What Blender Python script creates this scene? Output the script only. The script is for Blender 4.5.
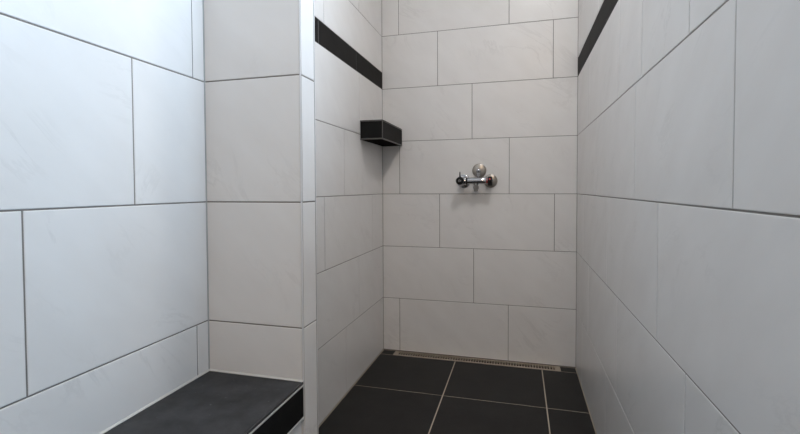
import bpy, bmesh, math, random
from mathutils import Vector, Matrix

random.seed(7)
for o in list(bpy.data.objects):
    bpy.data.objects.remove(o)
SC = bpy.context.scene
COL = SC.collection

# ------------------------------------------------------------------ room measures (metres, floor = 0)
XL, XR, XS = -0.7597, 0.2877, -0.4945        # left wall, right wall, free end of the partition
YB, YP, YE = 2.4238, 0.9406, 1.0169          # back wall, partition front, partition back
YF, XR2, YR = -1.60, 1.60, 0.50              # wall behind the camera, wider part of the room
ZC = 2.60
EYE = 0.9387

# ------------------------------------------------------------------ camera
F_PX, YAW, PITCH, ROLL, CY = 439.669, 0.2646, 0.0281, -0.0042, 200.6862
cd = bpy.data.cameras.new('camera')
cam = bpy.data.objects.new('camera', cd)
COL.objects.link(cam)
SC.camera = cam
cd.sensor_width = 36.0
cd.lens = F_PX / 800 * 36
cd.shift_y = (CY - 217) / 800
cd.clip_start = 0.01
c_, s_ = math.cos(YAW), math.sin(YAW)
r_ = Vector((c_, s_, 0)); fw = Vector((-s_, c_, 0)); up = Vector((0, 0, 1))
fw2 = fw * math.cos(PITCH) - up * math.sin(PITCH)
up2 = up * math.cos(PITCH) + fw * math.sin(PITCH)
rr = r_ * math.cos(ROLL) + up2 * math.sin(ROLL)
uu = up2 * math.cos(ROLL) - r_ * math.sin(ROLL)
m = Matrix((rr, uu, -fw2)).transposed().to_4x4()
m.translation = Vector((0, 0, EYE))
cam.matrix_world = m

# ------------------------------------------------------------------ world, exposure, daylight
w = bpy.data.worlds.new('world'); SC.world = w
w.use_nodes = True
w.node_tree.nodes['Background'].inputs[0].default_value = (0.62, 0.80, 1.0, 1)
w.node_tree.nodes['Background'].inputs[1].default_value = 1.0
SC.view_settings.view_transform = 'Standard'
SC.view_settings.look = 'None'
SC.view_settings.gamma = 1.0
SC.view_settings.use_curve_mapping = False
SC.view_settings.exposure = 0.0

WIN = (0.58, 1.20, 1.42, 2.50)               # window in the right wall: y0, y1, z0, z1
FILL_WIN = (-0.50, 0.44, 0.90, 2.20)               # unseen window added in the side wall for cool fill
SIDE_W = 24.0
DAY_W, SHOWER_W, ROOM_W = 24.0, 10.0, 16.0

def area_light(name, loc, rot, sx, sy, energy, colour, shape='RECTANGLE', parent=None):
    l = bpy.data.lights.new(name, 'AREA')
    l.shape = shape; l.size = sx; l.size_y = sy
    l.energy = energy; l.color = colour
    o = bpy.data.objects.new(name, l)
    o.location = loc; o.rotation_euler = rot
    COL.objects.link(o)
    if parent: o.parent = parent
    return o
# daylight falling in through the high window of the right wall
area_light('window_daylight', (XR + 0.065, (WIN[0]+WIN[1])/2, (WIN[2]+WIN[3])/2), (0, math.radians(90), 0),
           WIN[3]-WIN[2], WIN[1]-WIN[0], DAY_W, (0.64, 0.81, 1.0))
area_light('side_fill_light', (XR2 + 0.065, (FILL_WIN[0]+FILL_WIN[1])/2, (FILL_WIN[2]+FILL_WIN[3])/2), (0, math.radians(90), 0),
           FILL_WIN[3]-FILL_WIN[2], FILL_WIN[1]-FILL_WIN[0], SIDE_W, (0.36, 0.68, 1.0))  # added cool fill for the left wall, no known source there

# ------------------------------------------------------------------ materials
def new_mat(name):
    m = bpy.data.materials.new(name); m.use_nodes = True
    return m, m.node_tree, m.node_tree.nodes['Principled BSDF']

def plain(name, col, rough=0.5, metal=0.0, bump=0.0, scale=200.0):
    m, nt, b = new_mat(name)
    b.inputs['Base Color'].default_value = (*col, 1)
    b.inputs['Roughness'].default_value = rough
    b.inputs['Metallic'].default_value = metal
    n = nt.nodes.new('ShaderNodeTexNoise'); n.inputs['Scale'].default_value = scale
    tc = nt.nodes.new('ShaderNodeTexCoord')
    nt.links.new(tc.outputs['Object'], n.inputs['Vector'])
    mr = nt.nodes.new('ShaderNodeMapRange')
    mr.inputs['To Min'].default_value = max(rough - 0.04, 0.02); mr.inputs['To Max'].default_value = rough + 0.04
    nt.links.new(n.outputs['Fac'], mr.inputs['Value'])
    nt.links.new(mr.outputs['Result'], b.inputs['Roughness'])
    if bump:
        bp = nt.nodes.new('ShaderNodeBump'); bp.inputs['Strength'].default_value = bump
        bp.inputs['Distance'].default_value = 0.001
        nt.links.new(n.outputs['Fac'], bp.inputs['Height'])
        nt.links.new(bp.outputs['Normal'], b.inputs['Normal'])
    return m

def math_node(nt, op, a, b=None):
    n = nt.nodes.new('ShaderNodeMath'); n.operation = op
    for i, v in enumerate((a, b)):
        if v is None: continue
        if isinstance(v, (int, float)): n.inputs[i].default_value = v
        else: nt.links.new(v, n.inputs[i])
    return n.outputs[0]

def marble_tile():
    m, nt, b = new_mat('white_marbled_tile')
    uv = nt.nodes.new('ShaderNodeUVMap'); uv.uv_map = 'tile'
    m0 = nt.nodes.new('ShaderNodeMapping'); m0.inputs['Rotation'].default_value = (0, 0, math.radians(42))
    mp = nt.nodes.new('ShaderNodeMapping'); mp.inputs['Scale'].default_value = (1.0, 2.3, 1)
    nt.links.new(uv.outputs[0], m0.inputs[0]); nt.links.new(m0.outputs[0], mp.inputs[0])
    v = nt.nodes.new('ShaderNodeTexNoise'); v.inputs['Scale'].default_value = 2.4
    v.inputs['Detail'].default_value = 7; v.inputs['Roughness'].default_value = 0.62; v.inputs['Distortion'].default_value = 0.9
    nt.links.new(mp.outputs[0], v.inputs['Vector'])
    d = math_node(nt, 'ABSOLUTE', math_node(nt, 'SUBTRACT', v.outputs['Fac'], 0.5))
    mr = nt.nodes.new('ShaderNodeMapRange'); nt.links.new(d, mr.inputs['Value'])
    mr.inputs['From Min'].default_value = 0.0; mr.inputs['From Max'].default_value = 0.022
    mr.inputs['To Min'].default_value = 1.0; mr.inputs['To Max'].default_value = 0.0
    k = nt.nodes.new('ShaderNodeTexNoise'); k.inputs['Scale'].default_value = 4.0; k.inputs['Detail'].default_value = 2
    nt.links.new(uv.outputs[0], k.inputs['Vector'])
    km = nt.nodes.new('ShaderNodeMapRange'); nt.links.new(k.outputs['Fac'], km.inputs['Value'])
    km.inputs['From Min'].default_value = 0.50; km.inputs['From Max'].default_value = 0.66
    vein = math_node(nt, 'MULTIPLY', math_node(nt, 'MULTIPLY', mr.outputs[0], km.outputs[0]), 0.17)
    cl = nt.nodes.new('ShaderNodeTexNoise'); cl.inputs['Scale'].default_value = 5.0; cl.inputs['Detail'].default_value = 5
    nt.links.new(mp.outputs[0], cl.inputs['Vector'])
    cr = nt.nodes.new('ShaderNodeValToRGB')
    cr.color_ramp.elements[0].position = 0.3; cr.color_ramp.elements[0].color = (0.765, 0.742, 0.720, 1)
    cr.color_ramp.elements[1].position = 0.7; cr.color_ramp.elements[1].color = (0.805, 0.785, 0.765, 1)
    nt.links.new(cl.outputs['Fac'], cr.inputs[0])
    mx = nt.nodes.new('ShaderNodeMixRGB'); mx.inputs[2].default_value = (0.42, 0.40, 0.38, 1)
    nt.links.new(vein, mx.inputs[0]); nt.links.new(cr.outputs[0], mx.inputs[1])
    nt.links.new(mx.outputs[0], b.inputs['Base Color'])
    b.inputs['Roughness'].default_value = 0.27
    b.inputs['Specular IOR Level'].default_value = 0.42
    return m

def slate_tile(name, c0, c1, rough, speck=True, spec=0.28):
    m, nt, b = new_mat(name)
    uv = nt.nodes.new('ShaderNodeUVMap'); uv.uv_map = 'tile'
    n = nt.nodes.new('ShaderNodeTexNoise'); n.inputs['Scale'].default_value = 9; n.inputs['Detail'].default_value = 9
    n.inputs['Roughness'].default_value = 0.7
    nt.links.new(uv.outputs[0], n.inputs['Vector'])
    cr = nt.nodes.new('ShaderNodeValToRGB')
    cr.color_ramp.elements[0].position = 0.32; cr.color_ramp.elements[0].color = (*c0, 1)
    cr.color_ramp.elements[1].position = 0.68; cr.color_ramp.elements[1].color = (*c1, 1)
    nt.links.new(n.outputs['Fac'], cr.inputs[0])
    out = cr.outputs[0]
    if speck:
        s = nt.nodes.new('ShaderNodeTexNoise'); s.inputs['Scale'].default_value = 110; s.inputs['Detail'].default_value = 2
        nt.links.new(uv.outputs[0], s.inputs['Vector'])
        sm = nt.nodes.new('ShaderNodeMapRange'); nt.links.new(s.outputs['Fac'], sm.inputs['Value'])
        sm.inputs['From Min'].default_value = 0.70; sm.inputs['From Max'].default_value = 0.78
        sm.inputs['To Max'].default_value = 0.5
        mx = nt.nodes.new('ShaderNodeMixRGB'); mx.inputs[2].default_value = (c1[0]*3, c1[1]*3, c1[2]*3, 1)
        nt.links.new(sm.outputs[0], mx.inputs[0]); nt.links.new(out, mx.inputs[1]); out = mx.outputs[0]
    nt.links.new(out, b.inputs['Base Color'])
    bp = nt.nodes.new('ShaderNodeBump'); bp.inputs['Strength'].default_value = 0.25; bp.inputs['Distance'].default_value = 0.001
    nt.links.new(n.outputs['Fac'], bp.inputs['Height']); nt.links.new(bp.outputs['Normal'], b.inputs['Normal'])
    b.inputs['Roughness'].default_value = rough
    b.inputs['Specular IOR Level'].default_value = spec
    return m

M_TILE = marble_tile()
M_GROUT = plain('grey_wall_grout', (0.20, 0.178, 0.16), 0.9, bump=0.3)
M_BAND = slate_tile('black_band_tile', (0.0075, 0.007, 0.0065), (0.013, 0.012, 0.0115), 0.6, False, 0.12)
M_BGROUT = plain('band_joint_grout', (0.13, 0.128, 0.125), 0.9)
M_FLOOR = slate_tile('black_slate_floor_tile', (0.0075, 0.0072, 0.007), (0.015, 0.0145, 0.014), 0.5)
M_FGROUT = plain('beige_floor_grout', (0.50, 0.43, 0.34), 0.9, bump=0.3)
M_BENCH = slate_tile('charcoal_bench_tile', (0.015, 0.016, 0.018), (0.058, 0.060, 0.065), 0.5, True, 0.25)
M_BLACKF = slate_tile('black_bench_face_tile', (0.006, 0.006, 0.006), (0.010, 0.010, 0.010), 0.5, False, 0.15)
M_ALU = plain('satin_aluminium', (0.80, 0.79, 0.77), 0.40, 0.55)
M_WTRIM = plain('white_edge_profile', (0.78, 0.78, 0.79), 0.3)
M_GTRIM = plain('grey_edge_profile', (0.13, 0.125, 0.117), 0.4, 0.4)
M_NOSE = plain('dark_edge_profile', (0.035, 0.035, 0.036), 0.5)
M_CHROME = plain('polished_chrome', (0.52, 0.52, 0.54), 0.12, 1.0)  # greyed base stands in for the dark room it would mirror
M_SATIN = plain('darkened_satin_chrome', (0.40, 0.365, 0.325), 0.30, 1.0)  # same chrome, dark reflections put into the base colour
M_STEEL = plain('brushed_steel', (0.60, 0.53, 0.45), 0.42, 1.0)
M_BLACK = plain('black_plastic', (0.005, 0.005, 0.006), 0.42)
M_BLACK.node_tree.nodes['Principled BSDF'].inputs['Specular IOR Level'].default_value = 0.25
M_OUTLET = plain('darkened_outlet_chrome', (0.30, 0.29, 0.275), 0.22, 1.0)  # darkest chrome tone, colour lowered in place of dark reflections
M_RED = plain('red_marking', (0.62, 0.03, 0.025), 0.4)
M_WHITE = plain('white_marking', (0.35, 0.35, 0.35), 0.5)
M_SEAL = plain('light_grey_sealant', (0.66, 0.65, 0.62), 0.5)
M_CSEAL = plain('grey_corner_sealant', (0.42, 0.43, 0.43), 0.6)
M_UNDER = plain('shaded_underside', (0.003, 0.003, 0.003), 0.95)  # blacker than the other shelf tiles: shade put into the colour
M_UNDER.node_tree.nodes['Principled BSDF'].inputs['Specular IOR Level'].default_value = 0.05
M_DARK = plain('dark_trough', (0.004, 0.004, 0.004), 0.8)
M_PAINT = plain('white_ceiling_paint', (0.80, 0.79, 0.77), 0.9, bump=0.2)
M_FRAME = plain('white_window_frame', (0.80, 0.80, 0.80), 0.35)
M_OPAL = plain('opal_lamp_diffuser', (0.85, 0.83, 0.80), 0.5)
_b = M_OPAL.node_tree.nodes['Principled BSDF']
_b.inputs['Emission Color'].default_value = (1.0, 0.93, 0.84, 1); _b.inputs['Emission Strength'].default_value = 2.5
M_GLASS = bpy.data.materials.new('window_glass'); M_GLASS.use_nodes = True
nt = M_GLASS.node_tree; nt.nodes.clear()
_o = nt.nodes.new('ShaderNodeOutputMaterial'); _m = nt.nodes.new('ShaderNodeMixShader')
_t = nt.nodes.new('ShaderNodeBsdfTransparent'); _g = nt.nodes.new('ShaderNodeBsdfGlossy'); _g.inputs['Roughness'].default_value = 0.02
_f = nt.nodes.new('ShaderNodeFresnel'); _f.inputs['IOR'].default_value = 1.45
nt.links.new(_f.outputs[0], _m.inputs[0]); nt.links.new(_t.outputs[0], _m.inputs[1]); nt.links.new(_g.outputs[0], _m.inputs[2])
nt.links.new(_m.outputs[0], _o.inputs[0])

# ------------------------------------------------------------------ mesh helpers
def link(name, bm, mats, parent=None, smooth=False, loc=None):
    me = bpy.data.meshes.new(name)
    bmesh.ops.recalc_face_normals(bm, faces=bm.faces)
    bm.to_mesh(me); bm.free()
    if not isinstance(mats, (list, tuple)): mats = [mats]
    for mt in mats: me.materials.append(mt)
    if smooth:
        me.shade_smooth()
        try: me.set_sharp_from_angle(angle=math.radians(35))
        except Exception: pass
    o = bpy.data.objects.new(name, me); COL.objects.link(o)
    if parent:
        o.parent = parent
        o.matrix_parent_inverse = Matrix.Translation(-parent.location)
    return o

def structure(o):
    o['kind'] = 'structure'; return o

def thing(name, loc, label, cat, group=None):
    o = bpy.data.objects.new(name, None); COL.objects.link(o)
    o.location = loc; o.empty_display_size = 0.1
    o['label'] = label; o['category'] = cat
    if group: o['group'] = group
    return o

def box(bm, x0, x1, y0, y1, z0, z1, mi=0, bev=0.0):
    vs = [bm.verts.new((x, y, z)) for x in (x0, x1) for y in (y0, y1) for z in (z0, z1)]
    fs = []
    for q in ((0, 1, 3, 2), (4, 6, 7, 5), (0, 4, 5, 1), (2, 3, 7, 6), (0, 2, 6, 4), (1, 5, 7, 3)):
        f = bm.faces.new([vs[i] for i in q]); f.material_index = mi; fs.append(f)
    if bev:
        es = list({e for f in fs for e in f.edges})
        bmesh.ops.bevel(bm, geom=es, offset=bev, segments=2, profile=0.5, affect='EDGES', clamp_overlap=True)

def slab_tile(bm, P, u0, u1, v0, v1, mi=0, bev=0.0017, depth=0.004):
    """one tile with eased edges; P(u, v, d) maps wall coordinates to the world, d = depth below the face."""
    uvl = bm.loops.layers.uv.get('tile') or bm.loops.layers.uv.new('tile')
    du, dv = random.uniform(0, 40), random.uniform(0, 40)
    if u1 - u0 < 0.006 or v1 - v0 < 0.006: return
    rings = []
    for ins, d in ((0, depth), (0, bev), (bev * 0.3, bev * 0.3), (bev, 0)):
        pts = ((u0+ins, v0+ins), (u1-ins, v0+ins), (u1-ins, v1-ins), (u0+ins, v1-ins))
        rings.append([(bm.verts.new(P(a, b, d)), a, b) for a, b in pts])
    def face(vs):
        f = bm.faces.new([x[0] for x in vs]); f.material_index = mi
        for lp, x in zip(f.loops, vs): lp[uvl].uv = (x[1] + du, x[2] + dv)
    for a, b in zip(rings, rings[1:]):
        for i in range(4):
            j = (i + 1) % 4; face([a[i], a[j], b[j], b[i]])
    face(rings[-1])

def minus(rect, hole):
    """rectangle minus a rectangular opening -> list of rectangles"""
    u0, u1, v0, v1 = rect
    if not hole: return [rect]
    a0, a1, b0, b1 = hole
    if u1 <= a0 or u0 >= a1 or v1 <= b0 or v0 >= b1: return [rect]
    out = []
    if u0 < a0: out.append((u0, a0, v0, v1))
    if u1 > a1: out.append((a1, u1, v0, v1))
    m0, m1 = max(u0, a0), min(u1, a1)
    if v0 < b0: out.append((m0, m1, v0, b0))
    if v1 > b1: out.append((m0, m1, b1, v1))
    return out

G = 0.0012                                    # half a joint
def tile_rows(bm, P, u0, u1, rows, hole=None):
    """rows: (v0, v1, [joints], material index)"""
    for v0, v1, js, mi in rows:
        cuts = [u0] + sorted(j for j in js if u0 + 0.01 < j < u1 - 0.01) + [u1]
        for a, b in zip(cuts, cuts[1:]):
            for q in minus((a, b, v0, v1), hole):
                slab_tile(bm, P, q[0]+G, q[1]-G, q[2]+G, q[3]-G, mi)

def ext(anchor, step, lo, hi):
    out = []; n0 = int((lo - anchor) / step) - 2
    for k in range(n0, n0 + 60):
        v = anchor + k * step
        if lo < v < hi: out.append(v)
    return out

ZR = [0.003, 0.306, 0.606, 0.9065, 1.2065, 1.5065, 1.602, 1.8065, 2.1065, ZC]
REC = 0.0013                                  # joints sit this far below the tile faces
TH = 0.10

# ------------------------------------------------------------------ floor (with the channel cut out for the drain)
DX0, DX1, DY0, DY1 = -0.684, 0.208, 2.360, 2.4225
bm = bmesh.new()
box(bm, XL - 0.001, XR2, YF, DY0 - 0.001, -0.12, -REC, 1)
box(bm, XL - 0.001, DX0 - 0.001, DY0 - 0.001, YB, -0.12, -REC, 1)
box(bm, DX1 + 0.001, XR2, DY0 - 0.001, YB, -0.12, -REC, 1)
P = lambda u, v, d: (u, v, -d)
fx = [-0.3314 + 0.4485 * k for k in range(-2, 6)]
fy = [DY0 - 0.0015, 1.948] + [1.948 - 0.45 * k for k in range(1, 9)]
xs_ = sorted([XL] + [x for x in fx if XL + 0.01 < x < XR2 - 0.01] + [XR2])
ys_ = sorted([YF] + [y for y in fy if y > YF + 0.01])
for a, b in zip(xs_, xs_[1:]):
    for c, d in zip(ys_, ys_[1:]):
        slab_tile(bm, P, a + 0.0022, b - 0.0022, c + 0.0018, d - 0.0018, 0)
slab_tile(bm, P, XL + 0.003, DX0 - 0.002, DY0 + 0.0015, YB - 0.004, 0)
slab_tile(bm, P, DX1 + 0.002, XR - 0.003, DY0 + 0.0015, YB - 0.004, 0)
box(bm, XL, XL + 0.0028, YE, DY0, -0.002, 0.0028, 1)
box(bm, XR - 0.0028, XR, 0.52, DY0, -0.002, 0.0028, 1)
box(bm, XL, XL + 0.002, DY0, YB, -0.002, 0.002, 1)
box(bm, XR - 0.002, XR, DY0, YB, -0.002, 0.002, 1)
structure(link('floor', bm, [M_FLOOR, M_FGROUT]))

# ------------------------------------------------------------------ ceiling
bm = bmesh.new(); box(bm, XL, XR2, YF, YB, ZC + 0.0005, ZC + 0.1)
structure(link('ceiling', bm, M_PAINT))

# ------------------------------------------------------------------ back wall
A_, B_, C_, W_ = XL + 0.0985, XL + 0.3215, XL + 0.5110, 0.6067
bm = bmesh.new()
box(bm, XL - TH, XR + TH, YB + REC, YB + TH, -0.12, ZC + 0.1, 1)
P = lambda u, v, d: (u, YB + d, v)
jr = {'a': [A_ - W_, A_, A_ + W_], 'b': [B_ - W_, B_, B_ + W_], 'c': [C_ - W_, C_, C_ + W_]}
zb = [0.003, 0.306, 0.606, 0.9065, 1.2065, 1.5065, 1.8065, 2.1065, ZC]
pat = ['a', 'c', 'b', 'a', 'c', 'b', 'a', 'c']
tile_rows(bm, P, XL - 0.0004, XR + 0.0004, [(zb[i], zb[i+1], [j + (0, 0.009, 0.010, 0.003, 0, 0, 0, 0)[i] for j in jr[pat[i]]], 0) for i in range(8)])
structure(link('wall_back', bm, [M_TILE, M_GROUT]))

# ------------------------------------------------------------------ left wall (behind the shower and in front of the partition)
bm = bmesh.new()
box(bm, XL - TH, XL - REC, YF, YB, -0.12, ZC + 0.1, 1)
P = lambda u, v, d: (XL - d, u, v)
back_j = [[1.857], [2.028], [1.637, 2.238], [1.850], [2.050], [1.594, 2.011], [1.647], [2.05], [1.85]]
rows = [(ZR[i], ZR[i+1], back_j[i], 2 if i == 5 else 0) for i in range(9)]
tile_rows(bm, P, YE - 0.0004, YB + 0.0004, rows)
frt = [0.9003, 0.9003, 0.5155, 0.7275, 0.9010, 0.5155, 0.7275, 0.9010]
rows = [(zb[i], zb[i+1], ext(frt[i], W_, YF, YP), 0) for i in range(8)]
tile_rows(bm, P, YF - 0.0004, YP + 0.0004, rows)
for y, hw in ((1.594, 0.0032), (2.011, 0.0012)):
    box(bm, XL - 0.003, XL - 0.0004, y - hw, y + hw, 1.5080, 1.6005, 3)
structure(link('wall_left', bm, [M_TILE, M_GROUT, M_BAND, M_BGROUT]))

# ------------------------------------------------------------------ right wall with the high window opening
bm = bmesh.new()
for q in minus((YR + REC, YB, -0.12, ZC + 0.1), WIN):
    box(bm, XR + REC, XR + 0.15, q[0], q[1], q[2], q[3], 1)
P = lambda u, v, d: (XR + d, u, v)
right_j = [[1.08, 1.62, 2.20], [0.884, 1.45, 2.02], [0.46, 1.0555, 1.620, 2.19], [0.7145, 1.259, 1.83],
           [0.33, 0.8885, 1.4565, 2.023], [0.36, 0.78, 1.19, 1.601, 2.022], [0.70, 1.24, 1.82], [0.9, 1.45, 2.0], [0.7, 1.26, 1.83]]
tile_rows(bm, P, YR + 0.001, YB + 0.0004, [(ZR[i], ZR[i+1], right_j[i], 2 if i == 5 else 0) for i in range(9)], WIN)
P = lambda u, v, d: (u, YR + d, v)
tile_rows(bm, P, XR + 0.002, XR2 - 0.001, [(zb[i], zb[i+1], [XR + 0.25 + 0.2 * (i % 3)], 0) for i in range(8)])
box(bm, XR + 0.15, XR2 + TH, YR + REC, YR + 0.15, -0.12, ZC + 0.1, 1)
for y in (1.601, 2.022):
    box(bm, XR + 0.0004, XR + 0.003, y - 0.0012, y + 0.0012, 1.5080, 1.6005, 3)
structure(link('wall_right', bm, [M_TILE, M_GROUT, M_BAND, M_BGROUT]))

# walls of the wider part of the room, behind and beside the camera
bm = bmesh.new()
for q in minus((YF, YR, -0.12, ZC + 0.1), FILL_WIN):
    box(bm, XR2 + REC, XR2 + 0.15, q[0], q[1], q[2], q[3], 1)
P = lambda u, v, d: (XR2 + d, u, v)
tile_rows(bm, P, YF + 0.001, YR - 0.001, [(zb[i], zb[i+1], ext(0.1 + 0.2 * (i % 3), W_, YF, YR), 0) for i in range(8)], FILL_WIN)
structure(link('wall_side', bm, [M_TILE, M_GROUT]))
bm = bmesh.new()
box(bm, XL - TH, XR2 + TH, YF - TH, YF - REC, -0.12, ZC + 0.1, 1)
P = lambda u, v, d: (u, YF - d, v)
tile_rows(bm, P, XL + 0.001, XR2 - 0.001, [(zb[i], zb[i+1], ext(0.1 + 0.2 * (i % 3), W_, XL, XR2), 0) for i in range(8)])
structure(link('wall_front', bm, [M_TILE, M_GROUT]))

# ------------------------------------------------------------------ partition beside the shower
bm = bmesh.new()
box(bm, XL, XS - REC, YP + REC, YE - REC, 0, ZC, 1)
T = 0.0042                                    # face width of the corner profiles
one = [(zb[i], zb[i+1], [], 0) for i in range(8)]
tile_rows(bm, lambda u, v, d: (u, YP + d, v), XL - 0.0004, XS - T + G, one)
tile_rows(bm, lambda u, v, d: (u, YE - d, v), XL - 0.0004, XS - T + G, one)
tile_rows(bm, lambda u, v, d: (XS - d, u, v), YP + 0.0042, YE - 0.0042, one)
box(bm, XL - REC, XL + 0.0020, YP - 0.0020, YP + REC, 0.48, ZC, 2)      # sealed corner
structure(link('wall_partition', bm, [M_TILE, M_GROUT, M_CSEAL]))
for n, y, s in (('trim_1', YP, 1), ('trim_2', YE, -1)):
    bm = bmesh.new()
    y0, y1 = sorted((y, y + s * 0.0024))
    box(bm, XS - T + 0.0004, XS, y0, y1, 0.001, ZC, 0, 0.0007)
    structure(link(n, bm, M_WTRIM, smooth=True))

# ------------------------------------------------------------------ windows
def window(name, xw, win):
    wy0, wy1, wz0, wz1 = win
    xw0, xw1, fwid = xw + 0.015, xw + 0.055, 0.035
    bm = bmesh.new()
    box(bm, xw0, xw1, wy0, wy0 + fwid, wz0, wz1, 0, 0.004)
    box(bm, xw0, xw1, wy1 - fwid, wy1, wz0, wz1, 0, 0.004)
    box(bm, xw0, xw1, wy0 + fwid, wy1 - fwid, wz0, wz0 + fwid, 0, 0.004)
    box(bm, xw0, xw1, wy0 + fwid, wy1 - fwid, wz1 - fwid, wz1, 0, 0.004)
    win = structure(link(name, bm, M_FRAME, smooth=True))
    bm = bmesh.new(); box(bm, xw0 + 0.02, xw0 + 0.026, wy0 + fwid, wy1 - fwid, wz0 + fwid, wz1 - fwid)
    link('pane', bm, M_GLASS, win)
window('window_1', XR, WIN)
window('window_fill', XR2, FILL_WIN)  # unseen, added only to carry the cool fill light

# ------------------------------------------------------------------ ceiling lamps (above the frame)
def lathe(bm, prof, centre, axis, n=40, mi=0):
    """prof: (radius, distance along axis)"""
    axis = Vector(axis).normalized()
    a = axis.orthogonal().normalized(); b = axis.cross(a)
    rings = []
    for r, h in prof:
        c = Vector(centre) + axis * h
        if r < 1e-6: rings.append([bm.verts.new(c)])
        else: rings.append([bm.verts.new(c + (a * math.cos(t) + b * math.sin(t)) * r) for t in (2 * math.pi * i / n for i in range(n))])
    for p, q in zip(rings, rings[1:]):
        for i in range(n):
            j = (i + 1) % n
            if len(p) == 1 and len(q) == 1: continue
            if len(p) == 1: f = bm.faces.new((p[0], q[i], q[j]))
            elif len(q) == 1: f = bm.faces.new((p[i], p[j], q[0]))
            else: f = bm.faces.new((p[i], p[j], q[j], q[i]))
            f.material_index = mi

def ceiling_lamp(x, y, label, watts, colour, r=0.13):
    t = thing('ceiling_lamp', (x, y, ZC), label, 'lamp')
    bm = bmesh.new(); lathe(bm, [(0, 0), (r, 0), (r, 0.022), (r - 0.012, 0.024), (0, 0.024)], (x, y, ZC), (0, 0, -1))
    link('lamp_base', bm, M_FRAME, t, True)
    bm = bmesh.new(); lathe(bm, [(0, 0.0245), (r - 0.014, 0.0245), (r - 0.02, 0.04), (r * 0.6, 0.052), (0, 0.056)], (x, y, ZC), (0, 0, -1))
    link('diffuser', bm, M_OPAL, t, True)
    l = area_light('lamp_glow', (0, 0, -0.062), (0, 0, 0), 2 * r, 2 * r, watts, colour, 'DISK', t)
    return t
ceiling_lamp(0.16, 1.30, 'round white flush ceiling lamp above the shower', SHOWER_W, (0.98, 0.96, 0.95), 0.09)
ceiling_lamp(0.28, -0.80, 'round white flush ceiling lamp over the bench area', ROOM_W, (1.0, 0.76, 0.54), 0.16)

# ------------------------------------------------------------------ bench
BZ, BY0 = 0.4785, -0.55
bench = thing('tiled_bench', ((XL + XS) / 2, (BY0 + YP) / 2, 0),
              'built-in tiled bench with charcoal slab top between left wall and partition', 'bench')
e = 0.0006
bm = bmesh.new()
box(bm, XL + e, XS - 0.0105, BY0 + 0.01, YP - e, 0.0, BZ - 0.011, 1)
P = lambda u, v, d: (XS - 0.0055 - d, u, v)
for v0, v1 in ((0.003, 0.095), (0.095, 0.3865)):
    for a, b in ((BY0 + 0.01, 0.0), (0.0, 0.6), (0.6, YP - e)):
        slab_tile(bm, P, a + G, b - G, v0 + G, v1 - G, 0, depth=0.0045)
link('base', bm, [M_TILE, M_GROUT], bench)
bm = bmesh.new()
P = lambda u, v, d: (u, v, BZ - d)
for a, b in ((BY0, 0.03), (0.03, 0.63)):
    slab_tile(bm, P, XL + 0.004, XS - 0.0045, a + G, b - G, 0, 0.0015, 0.0095)
slab_tile(bm, P, XL + 0.004, XS - 0.0045, 0.63 + G, YP - 0.004, 0, 0.0015, 0.0095)
link('seat_slab', bm, M_BENCH, bench)
bm = bmesh.new()
P = lambda u, v, d: (XS - d, u, v)
slab_tile(bm, P, BY0, 0.03 - G, 0.3950, 0.4685, 0, depth=0.009)
slab_tile(bm, P, 0.03 + G, YP - 0.002, 0.3950, 0.4685, 0, depth=0.009)
link('face_tile', bm, M_BLACKF, bench)['label'] = 'glossy black strip on the front edge'
bm = bmesh.new()
box(bm, XS - 0.0038, XS + 0.0012, BY0, YP - 0.001, 0.4690, 0.4722, 0, 0.0006)
link('edge_trim', bm, M_ALU, bench, True)['label'] = 'thin silver metal edge profile'
bm = bmesh.new()
box(bm, XS - 0.0042, XS - 0.0004, BY0, YP - 0.001, 0.4725, BZ + 0.0002, 0, 0.0014)
link('nosing', bm, M_NOSE, bench, True)['label'] = 'dark rounded edge'
bm = bmesh.new()
box(bm, XS - 0.0098, XS + 0.0012, BY0, YP - 0.001, 0.3890, 0.3945, 0, 0.0008)
link('edge_trim', bm, M_ALU, bench, True)['label'] = 'silver metal profile under the black strip'
bm = bmesh.new()
def bead(bm, pts):
    vs = [[bm.verts.new(p) for p in ring] for ring in pts]
    for i in range(3):
        j = (i + 1) % 3
        bm.faces.new((vs[0][i], vs[0][j], vs[1][j], vs[1][i]))
    bm.faces.new(vs[0]); bm.faces.new(vs[1][::-1])
S = 0.0040
bead(bm, [[(XL + e, y, BZ - 0.004), (XL + S, y, BZ + 0.0003), (XL + e, y, BZ + S)] for y in (BY0, YP - e)])
bead(bm, [[(x, YP - e, BZ - 0.004), (x, YP - S, BZ + 0.0003), (x, YP - e, BZ + S)] for x in (XL + e, XS - 0.002)])
link('sealant', bm, M_SEAL, bench)['label'] = 'light sealant bead along the walls'

# ------------------------------------------------------------------ corner shelf
SX1, SY0, SZ0, SZ1 = -0.6430, 2.0545, 1.1795, 1.2745
shelf = thing('corner_shelf', ((XL + SX1) / 2, (SY0 + YB) / 2, SZ0),
              'black tiled block shelf in the shower corner on the left wall', 'shelf')
bm = bmesh.new()
box(bm, XL + e, SX1 - 0.008, SY0 + 0.008, YB - e, SZ0 + 0.003, SZ1 - 0.009)
link('core', bm, M_DARK, shelf)
t3 = 0.0075
bm = bmesh.new()
slab_tile(bm, lambda u, v, d: (u, SY0 + d, v), XL + 0.001, SX1 - 0.0035, SZ0 + t3, SZ1 - t3, 0, depth=0.0075)
link('front_tile', bm, M_BLACKF, shelf)
bm = bmesh.new()
slab_tile(bm, lambda u, v, d: (SX1 - d, u, v), SY0 + 0.0035, YB - 0.001, SZ0 + t3, SZ1 - t3, 0, depth=0.0075)
link('side_tile', bm, M_BAND, shelf)
bm = bmesh.new()
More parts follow.
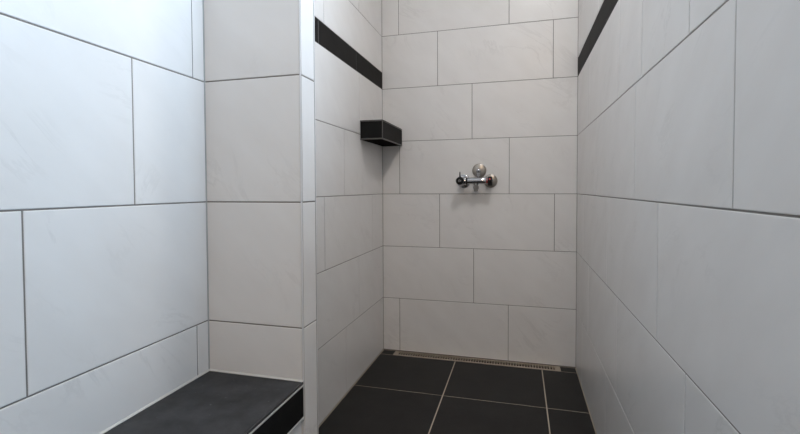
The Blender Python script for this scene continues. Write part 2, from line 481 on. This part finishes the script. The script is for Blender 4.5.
slab_tile(bm, lambda u, v, d: (u, v, SZ1 - d), XL + 0.001, SX1 - 0.004, SY0 + 0.004, YB - 0.001, 0, depth=0.008)
link('top_tile', bm, M_BAND, shelf)
bm = bmesh.new()
slab_tile(bm, lambda u, v, d: (u, v, SZ0 + d), XL + 0.001, SX1 - 0.004, SY0 + 0.004, YB - 0.001, 0, depth=0.0028)
link('bottom_tile', bm, M_UNDER, shelf)
for z0, z1, lab in ((SZ0, SZ0 + 0.0062, 'grey metal profile along the lower edge'), (SZ1 - 0.0062, SZ1 + 0.0003, 'grey metal profile along the upper edge')):
    bm = bmesh.new()
    box(bm, XL + e, SX1, SY0 - 0.0006, SY0 + 0.0034, z0, z1, 0, 0.0008)
    box(bm, SX1 - 0.0034, SX1 + 0.0006, SY0 + 0.0034, YB - e, z0, z1, 0, 0.0008)
    link('edge_trim', bm, M_GTRIM, shelf, True)['label'] = lab
bm = bmesh.new()
box(bm, SX1 - 0.003, SX1 + 0.0004, SY0 - 0.0004, SY0 + 0.003, SZ0 + 0.0065, SZ1 - 0.0065, 0, 0.0006)
link('corner_trim', bm, M_GTRIM, shelf, True)

# ------------------------------------------------------------------ linear drain
drain = thing('shower_drain', ((DX0 + DX1) / 2, (DY0 + DY1) / 2, 0),
              'long narrow stainless steel slotted drain along the foot of the back wall', 'drain')
zt = 0.0006
bm = bmesh.new()
box(bm, DX0, DX1, DY0, DY0 + 0.006, -0.012, zt, 0, 0.0004)
box(bm, DX0, DX1, DY1 - 0.006, DY1, -0.012, zt, 0, 0.0004)
box(bm, DX0, DX0 + 0.008, DY0 + 0.006, DY1 - 0.006, -0.012, zt, 0, 0.0004)
box(bm, DX1 - 0.008, DX1, DY0 + 0.006, DY1 - 0.006, -0.012, zt, 0, 0.0004)
link('frame', bm, M_STEEL, drain)
bm = bmesh.new()
gx0, gx1, gy0, gy1 = DX0 + 0.0085, DX1 - 0.0085, DY0 + 0.0065, DY1 - 0.0065
sy0, sy1 = 2.3745, 2.4110
zg = -0.0002
box(bm, gx0, gx1, gy0, sy0, -0.002, zg)
box(bm, gx0, gx1, sy1, gy1, -0.002, zg)
N = 60
sx0, sx1 = gx0 + 0.014, gx1 - 0.014
pitch = (sx1 - sx0) / N
box(bm, gx0, sx0 + pitch * 0.26, sy0, sy1, -0.002, zg)
for i in range(1, N):
    x = sx0 + i * pitch
    box(bm, x - pitch * 0.19, x + pitch * 0.19, sy0, sy1, -0.002, zg)
box(bm, sx1 - pitch * 0.26, gx1, sy0, sy1, -0.002, zg)
link('grate', bm, M_STEEL, drain)
bm = bmesh.new()
box(bm, DX0 + 0.001, DX1 - 0.001, DY0 + 0.001, DY1 - 0.001, -0.055, -0.05)
box(bm, DX0 + 0.001, DX1 - 0.001, DY0 + 0.0005, DY0 + 0.003, -0.05, -0.0125)
box(bm, DX0 + 0.001, DX1 - 0.001, DY1 - 0.003, DY1 - 0.0005, -0.05, -0.0125)
link('trough', bm, M_DARK, drain)

# ------------------------------------------------------------------ shower mixer
MZ, MY = 0.9775, 2.3635
mixer = thing('shower_mixer', (-0.22, YB, MZ),
              'chrome wall-mounted thermostatic shower mixer with black handles on the back wall', 'shower mixer')
def rosette(x, z, mat, r=0.0365):
    bm = bmesh.new()
    lathe(bm, [(0, 0.0003), (r, 0.0003), (r, 0.003), (r - 0.002, 0.0055), (r - 0.006, 0.0075), (r * 0.5, 0.0095), (0.0145, 0.0105), (0, 0.0105)],
          (x, YB, z), (0, -1, 0), 48)
    return link('rosette', bm, mat, mixer, True)
rosette(-0.2935, MZ - 0.002, M_CHROME)
rosette(-0.1490, MZ - 0.001, M_SATIN)
rosette(-0.2095, 1.0335, M_SATIN, 0.0375)['label'] = 'round wall plate of the upper riser connection'
for x in (-0.2935, -0.1490):
    bm = bmesh.new()
    lathe(bm, [(0, 0.010), (0.0135, 0.010), (0.0135, 0.026), (0.0165, 0.027), (0.0165, 0.040), (0.0135, 0.042), (0.0135, 0.05), (0, 0.05)], (x, YB, MZ), (0, -1, 0), 24)
    link('wall_union', bm, M_CHROME, mixer, True)
# bar
bm = bmesh.new()
lathe(bm, [(0, -0.267), (0.0165, -0.267), (0.0182, -0.265), (0.0182, -0.2), (0.0182, -0.1675), (0.0175, -0.1665), (0, -0.1665)], (0, MY, MZ), (1, 0, 0), 48)
link('body', bm, M_CHROME, mixer, True)
bm = bmesh.new()
lathe(bm, [(0, -0.2725), (0.0205, -0.2725), (0.0212, -0.2715), (0.0212, -0.2675), (0.0205, -0.2665), (0, -0.2665)], (0, MY, MZ), (1, 0, 0), 48)
link('collar', bm, M_BLACK, mixer, True)['label'] = 'black ring beside the left valve'
# left valve housing
bm = bmesh.new()
lathe(bm, [(0, -0.3105), (0.016, -0.3105), (0.0195, -0.3075), (0.0215, -0.302), (0.0215, -0.276), (0.0205, -0.2732), (0, -0.2732)], (0, MY, MZ), (1, 0, 0), 48)
link('valve_housing', bm, M_CHROME, mixer, True)
# black flow knob facing the room
KX, KZ = -0.3035, MZ - 0.0005
bm = bmesh.new()
lathe(bm, [(0, 0.0145), (0.0165, 0.0145), (0.0205, 0.017), (0.0212, 0.022), (0.0212, 0.031), (0.0198, 0.0345), (0.0165, 0.0355), (0, 0.036)], (KX, MY, KZ), (0, -1, 0), 48)
knob = link('flow_knob', bm, M_BLACK, mixer, True); knob['label'] = 'round black knob with a white symbol'
bm = bmesh.new()
yk = MY - 0.0362
def strip(bm, x0, z0, x1, z1, wd=0.0011):
    d = Vector((x1 - x0, 0, z1 - z0)).normalized(); n = Vector((-d.z, 0, d.x)) * wd
    a, b = Vector((KX + x0, yk, KZ + z0)), Vector((KX + x1, yk, KZ + z1))
    f0 = [bm.verts.new(p) for p in (a + n, a - n, b - n, b + n)]
    f1 = [bm.verts.new(p + Vector((0, 0.0008, 0))) for p in (a + n, a - n, b - n, b + n)]
    bm.faces.new(f0); bm.faces.new(f1[::-1])
    for i in range(4):
        j = (i + 1) % 4; bm.faces.new((f0[i], f1[i], f1[j], f0[j]))
strip(bm, -0.006, 0.004, 0.002, 0.006)
strip(bm, -0.006, -0.005, -0.006, 0.003)
strip(bm, -0.002, -0.006, 0.001, 0.000)
strip(bm, 0.001, 0.000, 0.006, 0.001)
strip(bm, 0.006, -0.004, 0.006, 0.004)
link('symbol', bm, M_WHITE, knob)['label'] = 'small white shower symbol'
bm = bmesh.new()
lathe(bm, [(0, 0.012), (0.0036, 0.012), (0.0032, 0.040), (0.0026, 0.0475), (0, 0.0485)], (KX, MY - 0.0265, KZ), (0, 0, 1), 16)
link('lever', bm, M_BLACK, mixer, True)['label'] = 'thin black lever standing up'
# red ring and black temperature handle on the right
bm = bmesh.new()
lathe(bm, [(0, -0.1662), (0.0186, -0.1662), (0.0186, -0.1600), (0, -0.1600)], (0, MY, MZ), (1, 0, 0), 48)
ring = link('scale_ring', bm, M_CHROME, mixer, True)
bm = bmesh.new()
for ang in (150, 180, 205):
    a = math.radians(ang)
    y, z = MY + math.cos(a) * 0.0186, MZ + math.sin(a) * 0.0186
    box(bm, -0.1655, -0.1608, y - 0.0010, y + 0.0012, z - 0.0036, z + 0.0036)
link('scale_mark', bm, M_RED, ring)['label'] = 'red temperature marks'
bm = bmesh.new()
lathe(bm, [(0, -0.1596), (0.0210, -0.1596), (0.0240, -0.158), (0.0245, -0.150), (0.0240, -0.1395), (0.0215, -0.1368), (0, -0.1362)], (0, MY, MZ - 0.003), (1, 0, 0), 48)
for k in range(18):                                    # grip ribs
    a = 2 * math.pi * k / 18
    y, z = MY + math.cos(a) * 0.0242, MZ - 0.003 + math.sin(a) * 0.0242
    box(bm, -0.1575, -0.141, y - 0.0009, y + 0.0009, z - 0.0009, z + 0.0009)
th = link('temperature_handle', bm, M_BLACK, mixer, True); th['label'] = 'black ribbed handle with a red button'
bm = bmesh.new()
a = math.radians(155)
y, z = MY + math.cos(a) * 0.0250, MZ - 0.003 + math.sin(a) * 0.0250
lathe(bm, [(0, -0.002), (0.0045, -0.002), (0.0045, 0.0006), (0.0036, 0.0014), (0, 0.0016)], (-0.1480, y, z), (0, math.cos(a), math.sin(a)), 20)
link('safety_button', bm, M_RED, th, True)['label'] = 'small red button'
# riser connection above
bm = bmesh.new()
lathe(bm, [(0, 0.010), (0.0105, 0.010), (0.0105, 0.045), (0, 0.045)], (-0.2095, YB, 1.0305), (0, -1, 0), 24)
lathe(bm, [(0, -0.013), (0.008, -0.0105), (0.0125, -0.004), (0.013, 0), (0.0115, 0.006), (0.007, 0.0108), (0, 0.0125)], (-0.2095, YB - 0.050, 1.0305), (0, 0, 1), 24)
lathe(bm, [(0, 0.0), (0.0085, 0.0), (0.0085, 0.016), (0.0115, 0.0165), (0.0115, 0.024), (0.0085, 0.0245), (0.0085, 0.042), (0, 0.042)],
      (-0.2095, YB - 0.052, 1.0295), (0, 0.18, -1), 24)
link('riser_elbow', bm, M_CHROME, mixer, True)
# hose outlet below
bm = bmesh.new()
lathe(bm, [(0, 0.012), (0.0125, 0.012), (0.0125, 0.024), (0.0105, 0.025), (0.0105, 0.0285), (0, 0.0285)], (-0.2215, MY, MZ), (0, 0, -1), 24)
lathe(bm, [(0, 0.0285), (0.0135, 0.0290), (0.0142, 0.031), (0.0142, 0.043), (0.0132, 0.0455), (0, 0.0455)], (-0.2215, MY, MZ), (0, 0, -1), 8)
lathe(bm, [(0, 0.0455), (0.0105, 0.0455), (0.0105, 0.0565), (0.0085, 0.0575), (0, 0.0575)], (-0.2215, MY, MZ), (0, 0, -1), 24)
link('hose_outlet', bm, M_OUTLET, mixer, True)
